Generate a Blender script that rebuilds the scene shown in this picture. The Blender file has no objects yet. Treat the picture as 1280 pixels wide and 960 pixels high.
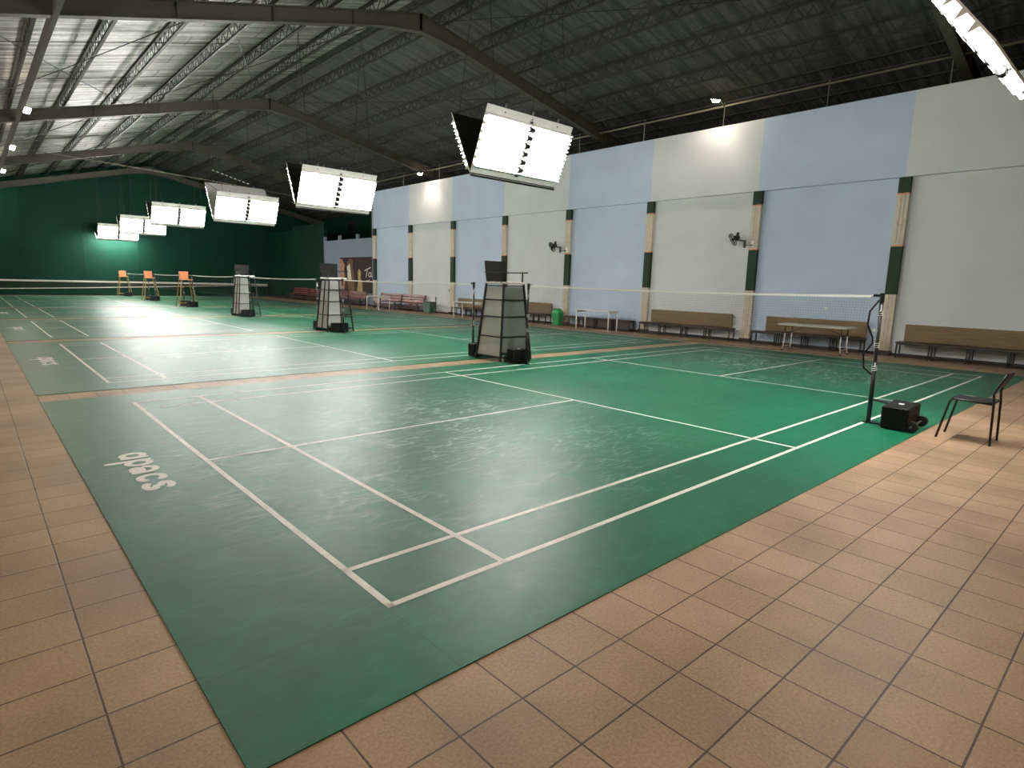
import bpy, math, random
from mathutils import Vector, Matrix
C = bpy.context.scene.collection
PI = math.pi
rnd = random.Random(7)

# ------------------------------------------------------------------ materials
def newmat(name):
    m = bpy.data.materials.new(name); m.use_nodes = True
    nt = m.node_tree
    return m, nt, nt.nodes['Principled BSDF']

def lin(c):
    return tuple(((v / 255) / 12.92 if v / 255 <= .04045 else ((v / 255 + .055) / 1.055) ** 2.4) for v in c)

def N(nt, t, **kw):
    n = nt.nodes.new(t)
    for k, v in kw.items():
        if k in n.inputs: n.inputs[k].default_value = v
        else: setattr(n, k, v)
    return n

def coords(nt, scale=(1, 1, 1), loc=(0, 0, 0), rot=(0, 0, 0), out='Object'):
    tc = N(nt, 'ShaderNodeTexCoord'); mp = N(nt, 'ShaderNodeMapping')
    mp.inputs['Scale'].default_value = scale; mp.inputs['Location'].default_value = loc; mp.inputs['Rotation'].default_value = rot
    nt.links.new(tc.outputs[out], mp.inputs['Vector'])
    return mp.outputs['Vector']

def ramp(nt, src, stops):
    r = N(nt, 'ShaderNodeValToRGB')
    e = r.color_ramp.elements
    while len(e) < len(stops): e.new(.5)
    for k, (p, c) in enumerate(stops):
        e[k].position = p; e[k].color = (c, c, c, 1) if not hasattr(c, '__len__') else (*c, 1)
    nt.links.new(src, r.inputs['Fac'])
    return r.outputs['Color']

def plain(name, rgb, rough=.5, metal=0, noise=.12, scale=9, bump=0, spec=.5):
    """paint, plastic or metal with a slight uneven tone"""
    m, nt, b = newmat(name)
    c = lin(rgb)
    n = N(nt, 'ShaderNodeTexNoise', Scale=scale, Detail=4.0)
    nt.links.new(coords(nt), n.inputs['Vector'])
    col = ramp(nt, n.outputs['Fac'], [(.3, tuple(v * (1 - noise) for v in c)), (.7, tuple(min(1, v * (1 + noise)) for v in c))])
    nt.links.new(col, b.inputs['Base Color'])
    b.inputs['Roughness'].default_value = rough; b.inputs['Metallic'].default_value = metal
    b.inputs['Specular IOR Level'].default_value = spec
    if bump:
        bp = N(nt, 'ShaderNodeBump', Strength=bump, Distance=.01)
        nt.links.new(n.outputs['Fac'], bp.inputs['Height']); nt.links.new(bp.outputs['Normal'], b.inputs['Normal'])
    return m

def emis(name, rgb, s):
    m, nt, b = newmat(name)
    b.inputs['Base Color'].default_value = (.9, .9, .9, 1)
    b.inputs['Emission Color'].default_value = (*rgb, 1); b.inputs['Emission Strength'].default_value = s
    return m

def mix(nt, fac, a, b, mode='MIX'):
    n = N(nt, 'ShaderNodeMix', data_type='RGBA', blend_type=mode)
    for s, v in ((0, fac), (6, a), (7, b)):
        if hasattr(v, 'is_linked'): nt.links.new(v, n.inputs[s])
        elif hasattr(v, '__len__'): n.inputs[s].default_value = (*v, 1)
        else: n.inputs[s].default_value = v
    return n.outputs[2]

def math_(nt, op, a, b=None, clamp=False):
    n = N(nt, 'ShaderNodeMath', operation=op); n.use_clamp = clamp
    for s, v in ((0, a), (1, b)):
        if v is None: continue
        if hasattr(v, 'is_linked'): nt.links.new(v, n.inputs[s])
        else: n.inputs[s].default_value = v
    return n.outputs[0]

def tile_mat():
    m, nt, b = newmat('beige_ceramic_tiles')
    P = .303
    v = coords(nt, loc=(-.07 + P * 40, .272 + P * 40, 0))
    br = N(nt, 'ShaderNodeTexBrick', Scale=1.0, **{'Mortar Size': .0045, 'Mortar Smooth': .3, 'Brick Width': P, 'Row Height': P, 'Bias': 0.0})
    br.offset = 0; br.squash = 1
    br.inputs['Color1'].default_value = (*lin((182, 150, 119)), 1); br.inputs['Color2'].default_value = (*lin((170, 138, 108)), 1)
    br.inputs['Mortar'].default_value = (*lin((78, 55, 40)), 1)
    nt.links.new(v, br.inputs['Vector'])
    n = N(nt, 'ShaderNodeTexNoise', Scale=75.0, Detail=6.0, Roughness=.75); nt.links.new(coords(nt), n.inputs['Vector'])
    n2 = N(nt, 'ShaderNodeTexNoise', Scale=1.3, Detail=4.0); nt.links.new(coords(nt), n2.inputs['Vector'])
    c = mix(nt, 1.0, br.outputs['Color'], ramp(nt, n.outputs['Fac'], [(.32, .6), (.68, 1.12)]), 'MULTIPLY')
    c = mix(nt, 1.0, c, ramp(nt, n2.outputs['Fac'], [(.32, .7), (.62, 1.02)]), 'MULTIPLY')
    nt.links.new(c, b.inputs['Base Color'])
    b.inputs['Roughness'].default_value = .5; b.inputs['Specular IOR Level'].default_value = .35
    h = math_(nt, 'SUBTRACT', math_(nt, 'MULTIPLY', n.outputs['Fac'], .35), br.outputs['Fac'])
    bp = N(nt, 'ShaderNodeBump', Strength=.5, Distance=.004); nt.links.new(h, bp.inputs['Height'])
    nt.links.new(bp.outputs['Normal'], b.inputs['Normal'])
    return m

def vinyl_mat(name, white=False):
    m, nt, b = newmat(name)
    xy = coords(nt)
    n1 = N(nt, 'ShaderNodeTexNoise', Scale=.7, Detail=5.0, Roughness=.6); nt.links.new(xy, n1.inputs['Vector'])
    n2 = N(nt, 'ShaderNodeTexNoise', Scale=5.0, Detail=6.0, Roughness=.65); nt.links.new(xy, n2.inputs['Vector'])
    # criss-cross shoe scuffs: thin broken scratch lines, thickest where play starts
    sc = None
    for k, (a, scl) in enumerate(((.35, 1.9), (1.25, 2.3), (2.0, 1.7), (2.75, 2.6))):
        dn = N(nt, 'ShaderNodeTexNoise', Scale=2.0, Detail=2.0); nt.links.new(coords(nt, loc=(k * 5, k * 2, 0)), dn.inputs['Vector'])
        ad = N(nt, 'ShaderNodeMix', data_type='RGBA', blend_type='LINEAR_LIGHT'); ad.inputs[0].default_value = .06
        nt.links.new(coords(nt, scale=(.75, 3.6, 1), rot=(0, 0, a), loc=(k * 7, k * 3, 0)), ad.inputs[6]); nt.links.new(dn.outputs['Color'], ad.inputs[7])
        vo = N(nt, 'ShaderNodeTexVoronoi', feature='DISTANCE_TO_EDGE', Scale=scl); nt.links.new(ad.outputs[2], vo.inputs['Vector'])
        ln = ramp(nt, vo.outputs['Distance'], [(.012, 1.0), (.05, 0.0)])
        bk = N(nt, 'ShaderNodeTexNoise', Scale=3.5, Detail=3.0); nt.links.new(coords(nt, loc=(k * 3, k * 9, 0)), bk.inputs['Vector'])
        s = mix(nt, 1.0, ln, ramp(nt, bk.outputs['Fac'], [(.47, 0.0), (.54, 1.0)]), 'MULTIPLY')
        sc = s if sc is None else mix(nt, 1.0, sc, s, 'ADD')
    wear = None
    for px, py in ((2.1, 3.0), (11.3, 3.0)):
        sub = N(nt, 'ShaderNodeVectorMath', operation='DISTANCE'); nt.links.new(xy, sub.inputs[0]); sub.inputs[1].default_value = (px, py, .006)
        q = ramp(nt, math_(nt, 'DIVIDE', sub.outputs['Value'], 5.0), [(.16, 1.0), (.6, .05)])
        wear = q if wear is None else mix(nt, 1.0, wear, q, 'LIGHTEN')
    pt = N(nt, 'ShaderNodeTexNoise', Scale=.6, Detail=2.0); nt.links.new(coords(nt, loc=(3.1, 1.7, 0)), pt.inputs['Vector'])
    wear = mix(nt, 1.0, wear, ramp(nt, pt.outputs['Fac'], [(.35, .25), (.6, 1.0)]), 'MULTIPLY')
    scw = mix(nt, 1.0, sc, wear, 'MULTIPLY')
    # lengthwise ripples of the rolled sheets
    rp = N(nt, 'ShaderNodeTexNoise', Scale=1.0, Detail=3.0)
    nt.links.new(coords(nt, scale=(.35, 7, 1)), rp.inputs['Vector'])
    if white:
        base = mix(nt, ramp(nt, n2.outputs['Fac'], [(.35, 0.0), (.7, 1.0)]), lin((216, 210, 200)), lin((242, 238, 230)))
    else:
        base = mix(nt, ramp(nt, n1.outputs['Fac'], [(.3, 0.0), (.7, 1.0)]), lin((4, 80, 53)), lin((9, 99, 67)))
        base = mix(nt, 1.0, base, ramp(nt, n2.outputs['Fac'], [(.3, .82), (.7, 1.12)]), 'MULTIPLY')
        base = mix(nt, math_(nt, 'MULTIPLY', scw, .45, True), base, lin((165, 195, 178)))
    sm = N(nt, 'ShaderNodeTexBrick', Scale=1.0, **{'Mortar Size': .006, 'Mortar Smooth': 1.0, 'Brick Width': 40.0, 'Row Height': 1.21})
    nt.links.new(coords(nt, loc=(20, 20.585, 0)), sm.inputs['Vector'])
    if not white: base = mix(nt, math_(nt, 'MULTIPLY', sm.outputs['Fac'], .5), base, lin((8, 52, 40)))
    nt.links.new(base, b.inputs['Base Color'])
    r = math_(nt, 'ADD', .36, math_(nt, 'MULTIPLY', n2.outputs['Fac'], .16))
    r = math_(nt, 'SUBTRACT', r, math_(nt, 'MULTIPLY', scw, .07))
    nt.links.new(r, b.inputs['Roughness'])
    b.inputs['Specular IOR Level'].default_value = .22
    h = math_(nt, 'ADD', math_(nt, 'MULTIPLY', rp.outputs['Fac'], .7), math_(nt, 'MULTIPLY', n2.outputs['Fac'], .38))
    h = math_(nt, 'ADD', h, math_(nt, 'MULTIPLY', scw, 1.3))
    bp = N(nt, 'ShaderNodeBump', Strength=.3, Distance=.005); nt.links.new(h, bp.inputs['Height'])
    nt.links.new(bp.outputs['Normal'], b.inputs['Normal'])
    return m

def foil_mat(name, c0, c1, metal, rough):
    """reflective roof insulation: crinkled, with seams that run down the slope"""
    m, nt, b = newmat(name)
    a = N(nt, 'ShaderNodeTexNoise', Scale=1.0, Detail=6.0, Roughness=.65); nt.links.new(coords(nt, scale=(.45, 5.5, .45)), a.inputs['Vector'])
    d = N(nt, 'ShaderNodeTexNoise', Scale=7.0, Detail=5.0, Roughness=.7); nt.links.new(coords(nt), d.inputs['Vector'])
    col = ramp(nt, a.outputs['Fac'], [(.36, c0), (.62, c1)])
    col = mix(nt, 1.0, col, ramp(nt, d.outputs['Fac'], [(.3, .7), (.65, 1.1)]), 'MULTIPLY')
    # sheet seams
    br = N(nt, 'ShaderNodeTexBrick', Scale=1.0, **{'Mortar Size': .03, 'Mortar Smooth': .5, 'Brick Width': 2.6, 'Row Height': .95})
    br.offset = .37
    nt.links.new(coords(nt, loc=(30, 30, 0)), br.inputs['Vector'])
    col = mix(nt, math_(nt, 'MULTIPLY', br.outputs['Fac'], .75), col, (.012, .012, .011))
    nt.links.new(col, b.inputs['Base Color'])
    b.inputs['Metallic'].default_value = metal; b.inputs['Roughness'].default_value = rough
    h = math_(nt, 'ADD', a.outputs['Fac'], math_(nt, 'MULTIPLY', d.outputs['Fac'], .5))
    bp = N(nt, 'ShaderNodeBump', Strength=.7, Distance=.06); nt.links.new(h, bp.inputs['Height'])
    nt.links.new(bp.outputs['Normal'], b.inputs['Normal'])
    return m

def wall_paint(name, rgb, noise=.05):
    m, nt, b = newmat(name)
    c = lin(rgb)
    n = N(nt, 'ShaderNodeTexNoise', Scale=.8, Detail=7.0, Roughness=.6); nt.links.new(coords(nt), n.inputs['Vector'])
    s = N(nt, 'ShaderNodeTexNoise', Scale=60.0, Detail=2.0); nt.links.new(coords(nt), s.inputs['Vector'])
    col = ramp(nt, n.outputs['Fac'], [(.3, tuple(v * (1 - noise) for v in c)), (.7, tuple(v * (1 + noise) for v in c))])
    nt.links.new(col, b.inputs['Base Color']); b.inputs['Roughness'].default_value = .65
    b.inputs['Specular IOR Level'].default_value = .12
    bp = N(nt, 'ShaderNodeBump', Strength=.2, Distance=.004); nt.links.new(s.outputs['Fac'], bp.inputs['Height'])
    nt.links.new(bp.outputs['Normal'], b.inputs['Normal'])
    return m

def wood_mat(name, a_, b_, rough=.45):
    m, nt, b = newmat(name)
    w = N(nt, 'ShaderNodeTexNoise', Scale=1.0, Detail=5.0, Distortion=.6)
    nt.links.new(coords(nt, scale=(3, 1.6, 26)), w.inputs['Vector'])
    nt.links.new(ramp(nt, w.outputs['Fac'], [(.3, lin(a_)), (.7, lin(b_))]), b.inputs['Base Color'])
    b.inputs['Roughness'].default_value = rough
    return m

M = dict(
    tile=tile_mat(), vinyl=vinyl_mat('green_vinyl'), line=vinyl_mat('white_line_vinyl', True),
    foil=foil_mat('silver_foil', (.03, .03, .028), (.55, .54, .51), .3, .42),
    foil_shaded=foil_mat('shaded_foil', (.022, .023, .022), (.085, .087, .08), .0, .7),  # right slope: same foil, its lack of light put into the colour
    white_wall=wall_paint('white_wall_paint', (206, 210, 212)), blue_wall=wall_paint('pale_blue_wall_paint', (184, 200, 218)),
    low_wall=wall_paint('grey_blue_wall_paint', (132, 142, 156)), dark_wall=wall_paint('dark_brown_wall', (60, 52, 46)),
    green_wall=wall_paint('dark_green_wall_paint', (4, 45, 34), .12), plain_wall=wall_paint('cream_wall', (190, 184, 170)),
    cream=plain('cream_paint', (200, 188, 168), .6), pillar_green=plain('dark_green_paint', (8, 40, 16), .7), orange=plain('orange_paint', (205, 140, 105), .6),
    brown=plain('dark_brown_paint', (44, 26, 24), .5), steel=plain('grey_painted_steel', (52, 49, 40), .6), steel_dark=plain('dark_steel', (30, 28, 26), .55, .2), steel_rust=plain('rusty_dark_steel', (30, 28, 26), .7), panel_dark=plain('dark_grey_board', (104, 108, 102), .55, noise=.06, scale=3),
    pipe=plain('cream_grey_pipe', (112, 106, 90), .5), black=plain('black_metal', (16, 16, 17), .4), black_pl=plain('black_plastic', (12, 11, 13), .6, spec=.25),
    rubber=plain('black_rubber', (14, 14, 14), .7), hub=plain('grey_plastic', (70, 70, 72), .4), maroon=plain('dark_maroon_plastic', (40, 22, 24), .45),
    white=plain('white_enamel', (232, 230, 224), .35, noise=.04), white_table=plain('white_laminate', (225, 224, 220), .4, noise=.04),
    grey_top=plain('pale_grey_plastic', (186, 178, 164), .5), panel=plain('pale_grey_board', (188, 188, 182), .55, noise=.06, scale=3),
    tape=plain('white_canvas', (236, 236, 230), .8, noise=.04), netting=plain('brown_net_cord', (58, 44, 36), .8), cord=plain('white_cord', (200, 196, 186), .8),
    bin=plain('green_plastic', (34, 140, 70), .4), bin_dull=plain('dull_green_plastic', (66, 92, 76), .5), yellow=plain('yellow_enamel', (150, 122, 56), .4),
    orange_seat=plain('orange_plastic', (200, 118, 62), .45), socket=plain('white_socket_plastic', (235, 235, 230), .3),
    wood=wood_mat('brown_board', (90, 70, 40), (118, 93, 54)), red_wood=wood_mat('red_brown_slats', (104, 52, 40), (150, 84, 64), .4), dark_wood=wood_mat('dark_brown_board', (46, 30, 26), (62, 42, 36)),
    metal=plain('bright_steel', (150, 150, 150), .3, .8),
    tube=emis('fluorescent_tube_glow', (1.0, .98, .95), 62.0), lamp=emis('floodlight_glow', (1.0, .86, .66), 60.0),
    poster=plain('printed_maroon', (44, 26, 28), .8, noise=.4, scale=2.5), print_tan=plain('printed_tan', (168, 122, 92), .8, noise=.3, scale=6),
    print_brown=plain('printed_brown', (104, 74, 52), .8, noise=.3, scale=6), print_yellow=plain('printed_yellow', (176, 150, 90), .8, noise=.25, scale=8), print_white=plain('printed_white', (205, 198, 188), .8),
)

# ------------------------------------------------------------------ mesh helpers
class MB:
    def __init__(s): s.v = []; s.f = []; s.m = []
    def add(s, vs, fs, mi=0):
        o = len(s.v); s.v += [Vector(v) for v in vs]; s.f += [tuple(i + o for i in f) for f in fs]; s.m += [mi] * len(fs); return s
    def hexa(s, p, mi=0):  # 8 points: bottom ring 0-3, top ring 4-7
        return s.add(p, [(3, 2, 1, 0), (4, 5, 6, 7), (0, 1, 5, 4), (1, 2, 6, 5), (2, 3, 7, 6), (3, 0, 4, 7)], mi)
    def box(s, x0, x1, y0, y1, z0, z1, mi=0):
        return s.hexa([(x0, y0, z0), (x1, y0, z0), (x1, y1, z0), (x0, y1, z0), (x0, y0, z1), (x1, y0, z1), (x1, y1, z1), (x0, y1, z1)], mi)
    def bevbox(s, x0, x1, y0, y1, z0, z1, b, mi=0):
        rings = []
        for z, i in ((z0, b), (z0 + b, 0), (z1 - b, 0), (z1, b)):
            X0, X1, Y0, Y1 = x0 + i, x1 - i, y0 + i, y1 - i
            rings.append([(X0 + b, Y0, z), (X1 - b, Y0, z), (X1, Y0 + b, z), (X1, Y1 - b, z), (X1 - b, Y1, z), (X0 + b, Y1, z), (X0, Y1 - b, z), (X0, Y0 + b, z)])
        return s.loft(rings, mi)
    def loft(s, rings, mi=0, caps=True):
        n = len(rings[0]); o = len(s.v); s.v += [Vector(p) for r in rings for p in r]
        for k in range(len(rings) - 1):
            for i in range(n):
                j = (i + 1) % n
                s.f.append((o + k * n + i, o + k * n + j, o + (k + 1) * n + j, o + (k + 1) * n + i)); s.m.append(mi)
        if caps:
            s.f.append(tuple(o + i for i in reversed(range(n)))); s.f.append(tuple(o + (len(rings) - 1) * n + i for i in range(n))); s.m += [mi, mi]
        return s
    def bar(s, a, b, w, h=None, up=(0, 0, 1), mi=0):
        a, b = Vector(a), Vector(b); d = (b - a).normalized(); h = w if h is None else h
        up = Vector(up)
        if abs(d.dot(up)) > .98: up = Vector((1, 0, 0))
        x = d.cross(up).normalized() * w / 2; y = x.cross(d).normalized() * h / 2
        return s.loft([[p - x - y, p + x - y, p + x + y, p - x + y] for p in (a, b)], mi)
    def tube(s, pts, r, n=8, mi=0, close=False):
        pts = [Vector(p) for p in pts]; rings = []; prev = None
        for i, p in enumerate(pts):
            d = ((pts[min(i + 1, len(pts) - 1)] - p).normalized() + (p - pts[max(i - 1, 0)]).normalized()).normalized()
            if prev is None:
                u = Vector((0, 0, 1)) if abs(d.z) < .9 else Vector((1, 0, 0))
            else: u = prev
            x = d.cross(u).normalized(); u2 = x.cross(d).normalized(); prev = u2
            rr = r[i] if hasattr(r, '__len__') else r
            rings.append([p + (x * math.cos(2 * PI * k / n) + u2 * math.sin(2 * PI * k / n)) * rr for k in range(n)])
        return s.loft(rings, mi)
    def cyl(s, a, b, r, n=16, mi=0): return s.tube([a, b], r, n, mi)
    def stroke(s, pts, w, tf, mi=0, n=8):
        """a flat painted ribbon with round ends; tf maps 2D to 3D"""
        P = [Vector(p) for p in pts]; closed = (P[0] - P[-1]).length < 1e-5
        if closed: P = P[:-1]
        m = len(P); L = []; Rr = []
        for i, p in enumerate(P):
            a = P[i - 1] if (i or closed) else p; b = P[(i + 1) % m] if (i < m - 1 or closed) else p
            d = (b - a).normalized(); q = Vector((-d.y, d.x)) * w / 2
            L.append(p + q); Rr.append(p - q)
        o = len(s.v); s.v += [Vector(tf(*p)) for p in L + Rr]
        for i in range(m if closed else m - 1):
            j = (i + 1) % m; s.f.append((o + i, o + m + i, o + m + j, o + j)); s.m.append(mi)
        if not closed:
            for p, e in ((P[0], (P[0] - P[1])), (P[-1], (P[-1] - P[-2]))):
                t = math.atan2(e.y, e.x)
                s.add([tf(p.x + w / 2 * math.cos(t - PI / 2 + PI * k / n), p.y + w / 2 * math.sin(t - PI / 2 + PI * k / n)) for k in range(n + 1)], [tuple(range(n + 1))], mi)
        return s
    def build(s, name, mats, parent=None, smooth=False, local=False):
        me = bpy.data.meshes.new(name)
        off = Vector((0, 0, 0))
        if parent is not None and not local:
            off = root_loc(parent)
        me.from_pydata([tuple(v - off) for v in s.v], [], s.f)
        for m in (mats if isinstance(mats, (list, tuple)) else [mats]): me.materials.append(m)
        me.polygons.foreach_set('material_index', s.m)
        if smooth:
            me.polygons.foreach_set('use_smooth', [True] * len(s.f))
        me.update()
        o = bpy.data.objects.new(name, me); C.objects.link(o)
        if parent is not None: o.parent = parent
        return o

def root_loc(o):
    v = Vector((0, 0, 0))
    while o is not None: v += o.location; o = o.parent
    return v

def tag(o, label=None, cat=None, group=None, kind=None):
    for k, v in (('label', label), ('category', cat), ('group', group), ('kind', kind)):
        if v: o[k] = v
    return o

def empty(name, loc, label, cat, group=None, rz=0):
    o = bpy.data.objects.new(name, None); C.objects.link(o); o.location = loc; o.rotation_euler = (0, 0, rz)
    o.empty_display_size = .1
    return tag(o, label, cat, group)

def copy_tree(o, parent=None):
    c = o.copy(); C.objects.link(c)
    if parent is not None: c.parent = parent
    for ch in list(o.children): copy_tree(ch, c)
    return c

def struct(mb, name, mats, smooth=False):
    return tag(mb.build(name, mats, None, smooth), kind='structure')

ORD = ['first', 'second', 'third', 'fourth', 'fifth', 'sixth']
PITCH = 7.8
XR = 16.15        # inner face of the right wall panels
YB = 47.0         # back wall
RX = 8.4          # ridge
def zr(x): return 9.12 - (.255 if x < RX else .205) * abs(x - RX)      # underside of roof sheets

# ------------------------------------------------------------------ setting
mb = MB(); mb.box(-4, 21, -8, YB, -.2, 0); struct(mb, 'floor', M['tile'])
mb = MB(); mb.box(-4, 21, YB, YB + .25, 0, 10); struct(mb, 'wall_back', M['green_wall'])
mb = MB(); mb.box(-4.25, -4, -8, YB, 0, 6.3); struct(mb, 'wall_left', M['plain_wall'])
mb = MB(); mb.box(-4, 21, -8.25, -8, 0, 10); struct(mb, 'wall_front', M['plain_wall'])
mb = MB(); mb.box(21, 21.25, -8, 38, 0, 6.4); struct(mb, 'wall_outer', M['dark_wall'])
mb = MB(); mb.box(21, 21.25, 38, YB, 0, 6.4); struct(mb, 'wall_outer_far', M['green_wall'])
# roof sheets: two slopes
for nm, xa, xb, mt in (('ceiling', -4.3, RX, 'foil'), ('ceiling_right', RX, 21.3, 'foil_shaded')):
    mb = MB(); y0, y1 = -8.2, YB + .2
    mb.hexa([(xa, y0, zr(xa)), (xb, y0, zr(xb)), (xb, y1, zr(xb)), (xa, y1, zr(xa)),
             (xa, y0, zr(xa) + .06), (xb, y0, zr(xb) + .06), (xb, y1, zr(xb) + .06), (xa, y1, zr(xa) + .06)])
    struct(mb, nm, M[mt])

# right partition wall in painted bays
PIL = [2.55 + 3.74 * k for k in range(-2, 8)]
edges = [-7.9] + [y for y in PIL[0:]] + []
mb = MB()
bays = list(zip([-7.9] + PIL, PIL))
for k, (a, b) in enumerate(bays):
    # bay that ends at PIL[k]; bay 2.55..6.29 is blue
    idx = round((b - 2.55) / 3.74)
    mi = 1 if idx % 2 == 1 else 0
    mb.box(XR, XR + .2, a, b, 0, 4.42, mi)
    mb.box(XR - .13, XR + .2, a, b, 4.42, 6.42, mi)
struct(mb, 'wall_right', [M['white_wall'], M['blue_wall']])
ym = PIL[-1]
mb = MB(); mb.box(XR - .03, XR + .2, ym, ym + .35, 0, 6.42); struct(mb, 'wall_right_end', M['low_wall'])
for k, y in enumerate(PIL[1:]):
    mb = MB(); x0 = XR - .12
    for z0, z1, mi in ((.12, 1.55, 0), (1.55, 2.74, 1), (2.74, 2.78, 2), (2.78, 4.0, 0), (4.0, 4.04, 2), (4.04, 4.42, 1)):
        mb.box(x0, XR + .02, y - .13, y + .13, z0, z1, mi)
    for dy in (-.05, .03):   # grooves read as thin ribs
        mb.box(x0 - .012, x0, y + dy, y + dy + .03, .12, 1.55, 0); mb.box(x0 - .012, x0, y + dy, y + dy + .03, 2.78, 4.0, 0)
    mb.box(x0 - .05, XR, y - .17, y + .17, 0, .12, 3)
    struct(mb, 'wall_pillar', [M['cream'], M['pillar_green'], M['orange'], M['brown']])
mb = MB(); mb.box(XR - .06, XR, -7.9, ym, 0, .07); struct(mb, 'baseboard_right', M['brown'])
# low wall beyond, the green return and the dark wall behind it
mb = MB(); mb.box(16.55, 16.75, ym + .35, 36.3, 0, 4.0)
for y in (36.2, 34.1, 31.7): mb.box(16.55, 16.7, y - .1, y + .1, 4.0, 4.28)
struct(mb, 'wall_low', M['low_wall'])
mb = MB(); mb.box(16.4, 16.6, ym + .35, YB, 0, .1); struct(mb, 'baseboard_low', M['brown'])
mb = MB(); mb.box(16.6, 16.8, 36.3, 41.5, 0, 5.2); mb.box(16.75, 16.95, 41.5, YB, 0, 5.0); struct(mb, 'wall_green_return', M['green_wall'])
mb = MB()
for x in (-1.5, 1.5, 4.6, 7.8, 11, 14.2): mb.box(x, x + .05, YB - .025, YB, .0, zr(x) - .5)
for z in (2.9, 5.6): mb.box(-4, 21, YB - .015, YB, z, z + .04)
struct(mb, 'trim_1', M['green_wall'])

# ------------------------------------------------------------------ roof structure
FRAMES = [1.7, 12.45, 23.4, 34.6, 45.6]
def rz_top(x): return zr(x) - .42
for y in FRAMES:
    mb = MB()
    def web(xa, xb, da, db, t=.02):
        mb.hexa([(xa, y - t, rz_top(xa) - da), (xb, y - t, rz_top(xb) - db), (xb, y + t, rz_top(xb) - db), (xa, y + t, rz_top(xa) - da),
                 (xa, y - t, rz_top(xa)), (xb, y - t, rz_top(xb)), (xb, y + t, rz_top(xb)), (xa, y + t, rz_top(xa))])
    def flange(xa, xb, da, db, w=.1, t=.025):
        za, zb = rz_top(xa) - da, rz_top(xb) - db
        mb.hexa([(xa, y - w, za - t), (xb, y - w, zb - t), (xb, y + w, zb - t), (xa, y + w, za - t), (xa, y - w, za), (xb, y - w, zb), (xb, y + w, zb), (xa, y + w, za)])
    pts = [(-4, .5), (-2, .36), (RX - 1.2, .33), (RX, .45), (RX + 1.2, .33), (19, .36), (21, .5)]
    for (xa, da), (xb, db) in zip(pts, pts[1:]):
        web(xa, xb, da, db); flange(xa, xb, da, db); flange(xa, xb, 0, 0)
    for x in [-1.6 + 2.0 * k for k in range(11)] + [RX]:
        d = .33 if abs(x - RX) > .1 else .45
        mb.box(x - .012, x + .012, y - .085, y + .085, rz_top(x) - d, rz_top(x))
    struct(mb, 'rafter_beam', M['steel'])
    for x0 in (-3.9, 20.75):
        mb = MB(); mb.box(x0 - .1, x0 + .15, y - .1, y + .1, 0, rz_top(x0) - .35); struct(mb, 'frame_pillar', M['steel'])

def lattice(x, mt='steel_dark', y0=-8, y1=YB):
    mb = MB(); zt = zr(x) - .035; zb = zr(x) - .36; s = -1 if x < RX else 1
    xo = x
    mb.box(xo - .045, xo + .045, y0, y1, zt - .03, zt + .02)
    mb.box(xo - .035, xo + .035, y0, y1, zb - .025, zb + .02)
    n = int((y1 - y0) / .25); st = (y1 - y0) / n
    for k in range(n):
        a, b = (zb, zt) if k % 2 else (zt, zb)
        mb.bar((xo, y0 + k * st, a), (xo, y0 + (k + 1) * st, b), .015)
    return struct(mb, 'lattice_beam', M[mt])
for k in range(9):
    x = RX - 1.15 - 1.42 * k
    if x > -4: lattice(x)
    x = RX + .75 + 1.42 * k
    if x < 21: lattice(x, 'steel_rust')
mb = MB(); mb.tube([(RX, y, zr(RX) - .25) for y in (-8, YB)], .06, 8); struct(mb, 'ridge_beam', M['steel_dark'])
# diagonal bracing rods and sag rods under the sheets
for (y0, y1) in zip(FRAMES[:-1], FRAMES[1:]):
    for xa, xb in ((-1.5, 3.4), (3.4, RX - .4), (RX + .4, 13.4)):
        for p, q in ((y0, y1), (y1, y0)):
            mb = MB(); mb.tube([(xa, p, zr(xa) - .45), ((xa + xb) / 2, (p + q) / 2, zr((xa + xb) / 2) - .5), (xb, q, zr(xb) - .45)], .012, 5); struct(mb, 'brace_beam', M['steel_dark'])
    for t in (.33, .67):
        y = y0 + (y1 - y0) * t
        mb = MB(); mb.tube([(-3.5, y, zr(-3.5) - .3), (RX, y, zr(RX) - .3), (20, y, zr(20) - .3)], .008, 4); struct(mb, 'sag_rod_beam', M['steel_dark'])
# left tie beam that carries the small floodlights
mb = MB(); mb.box(.27, .36, -8, YB, 6.24, 6.46); struct(mb, 'tie_beam', M['steel'])

# pipe on rods along the top of the right wall
p = empty('conduit_pipe', (16.08, 12, 6.42), 'long horizontal conduit pipe on thin rods along the top of the blue and white wall', 'pipe')
MB().tube([(16.08, -3, 7.05), (16.08, 28.4, 6.93)], .035, 8).build('pipe', M['pipe'], p, True)
for y in (-.9, 1.9, 4.62, 7.6, 10.5, 13.4, 16.3, 19.4, 22.4, 25.6):
    MB().tube([(16.08, y, 6.42), (16.08, y, 7.12)], .014, 6).build('support_rod', M['metal'], p)
# cross conduit near the far end
p = empty('cable_conduit', (7, 33.2, 6.2), 'thin sagging cable conduit crossing under the far roof frames', 'conduit')
MB().tube([(.3, 33.2, 6.95), (4.5, 33.2, 6.78), (9, 33.2, 6.55), (13, 33.2, 6.3), (16.6, 33.2, 6.1)], .02, 6).build('conduit', M['pipe'], p)

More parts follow.
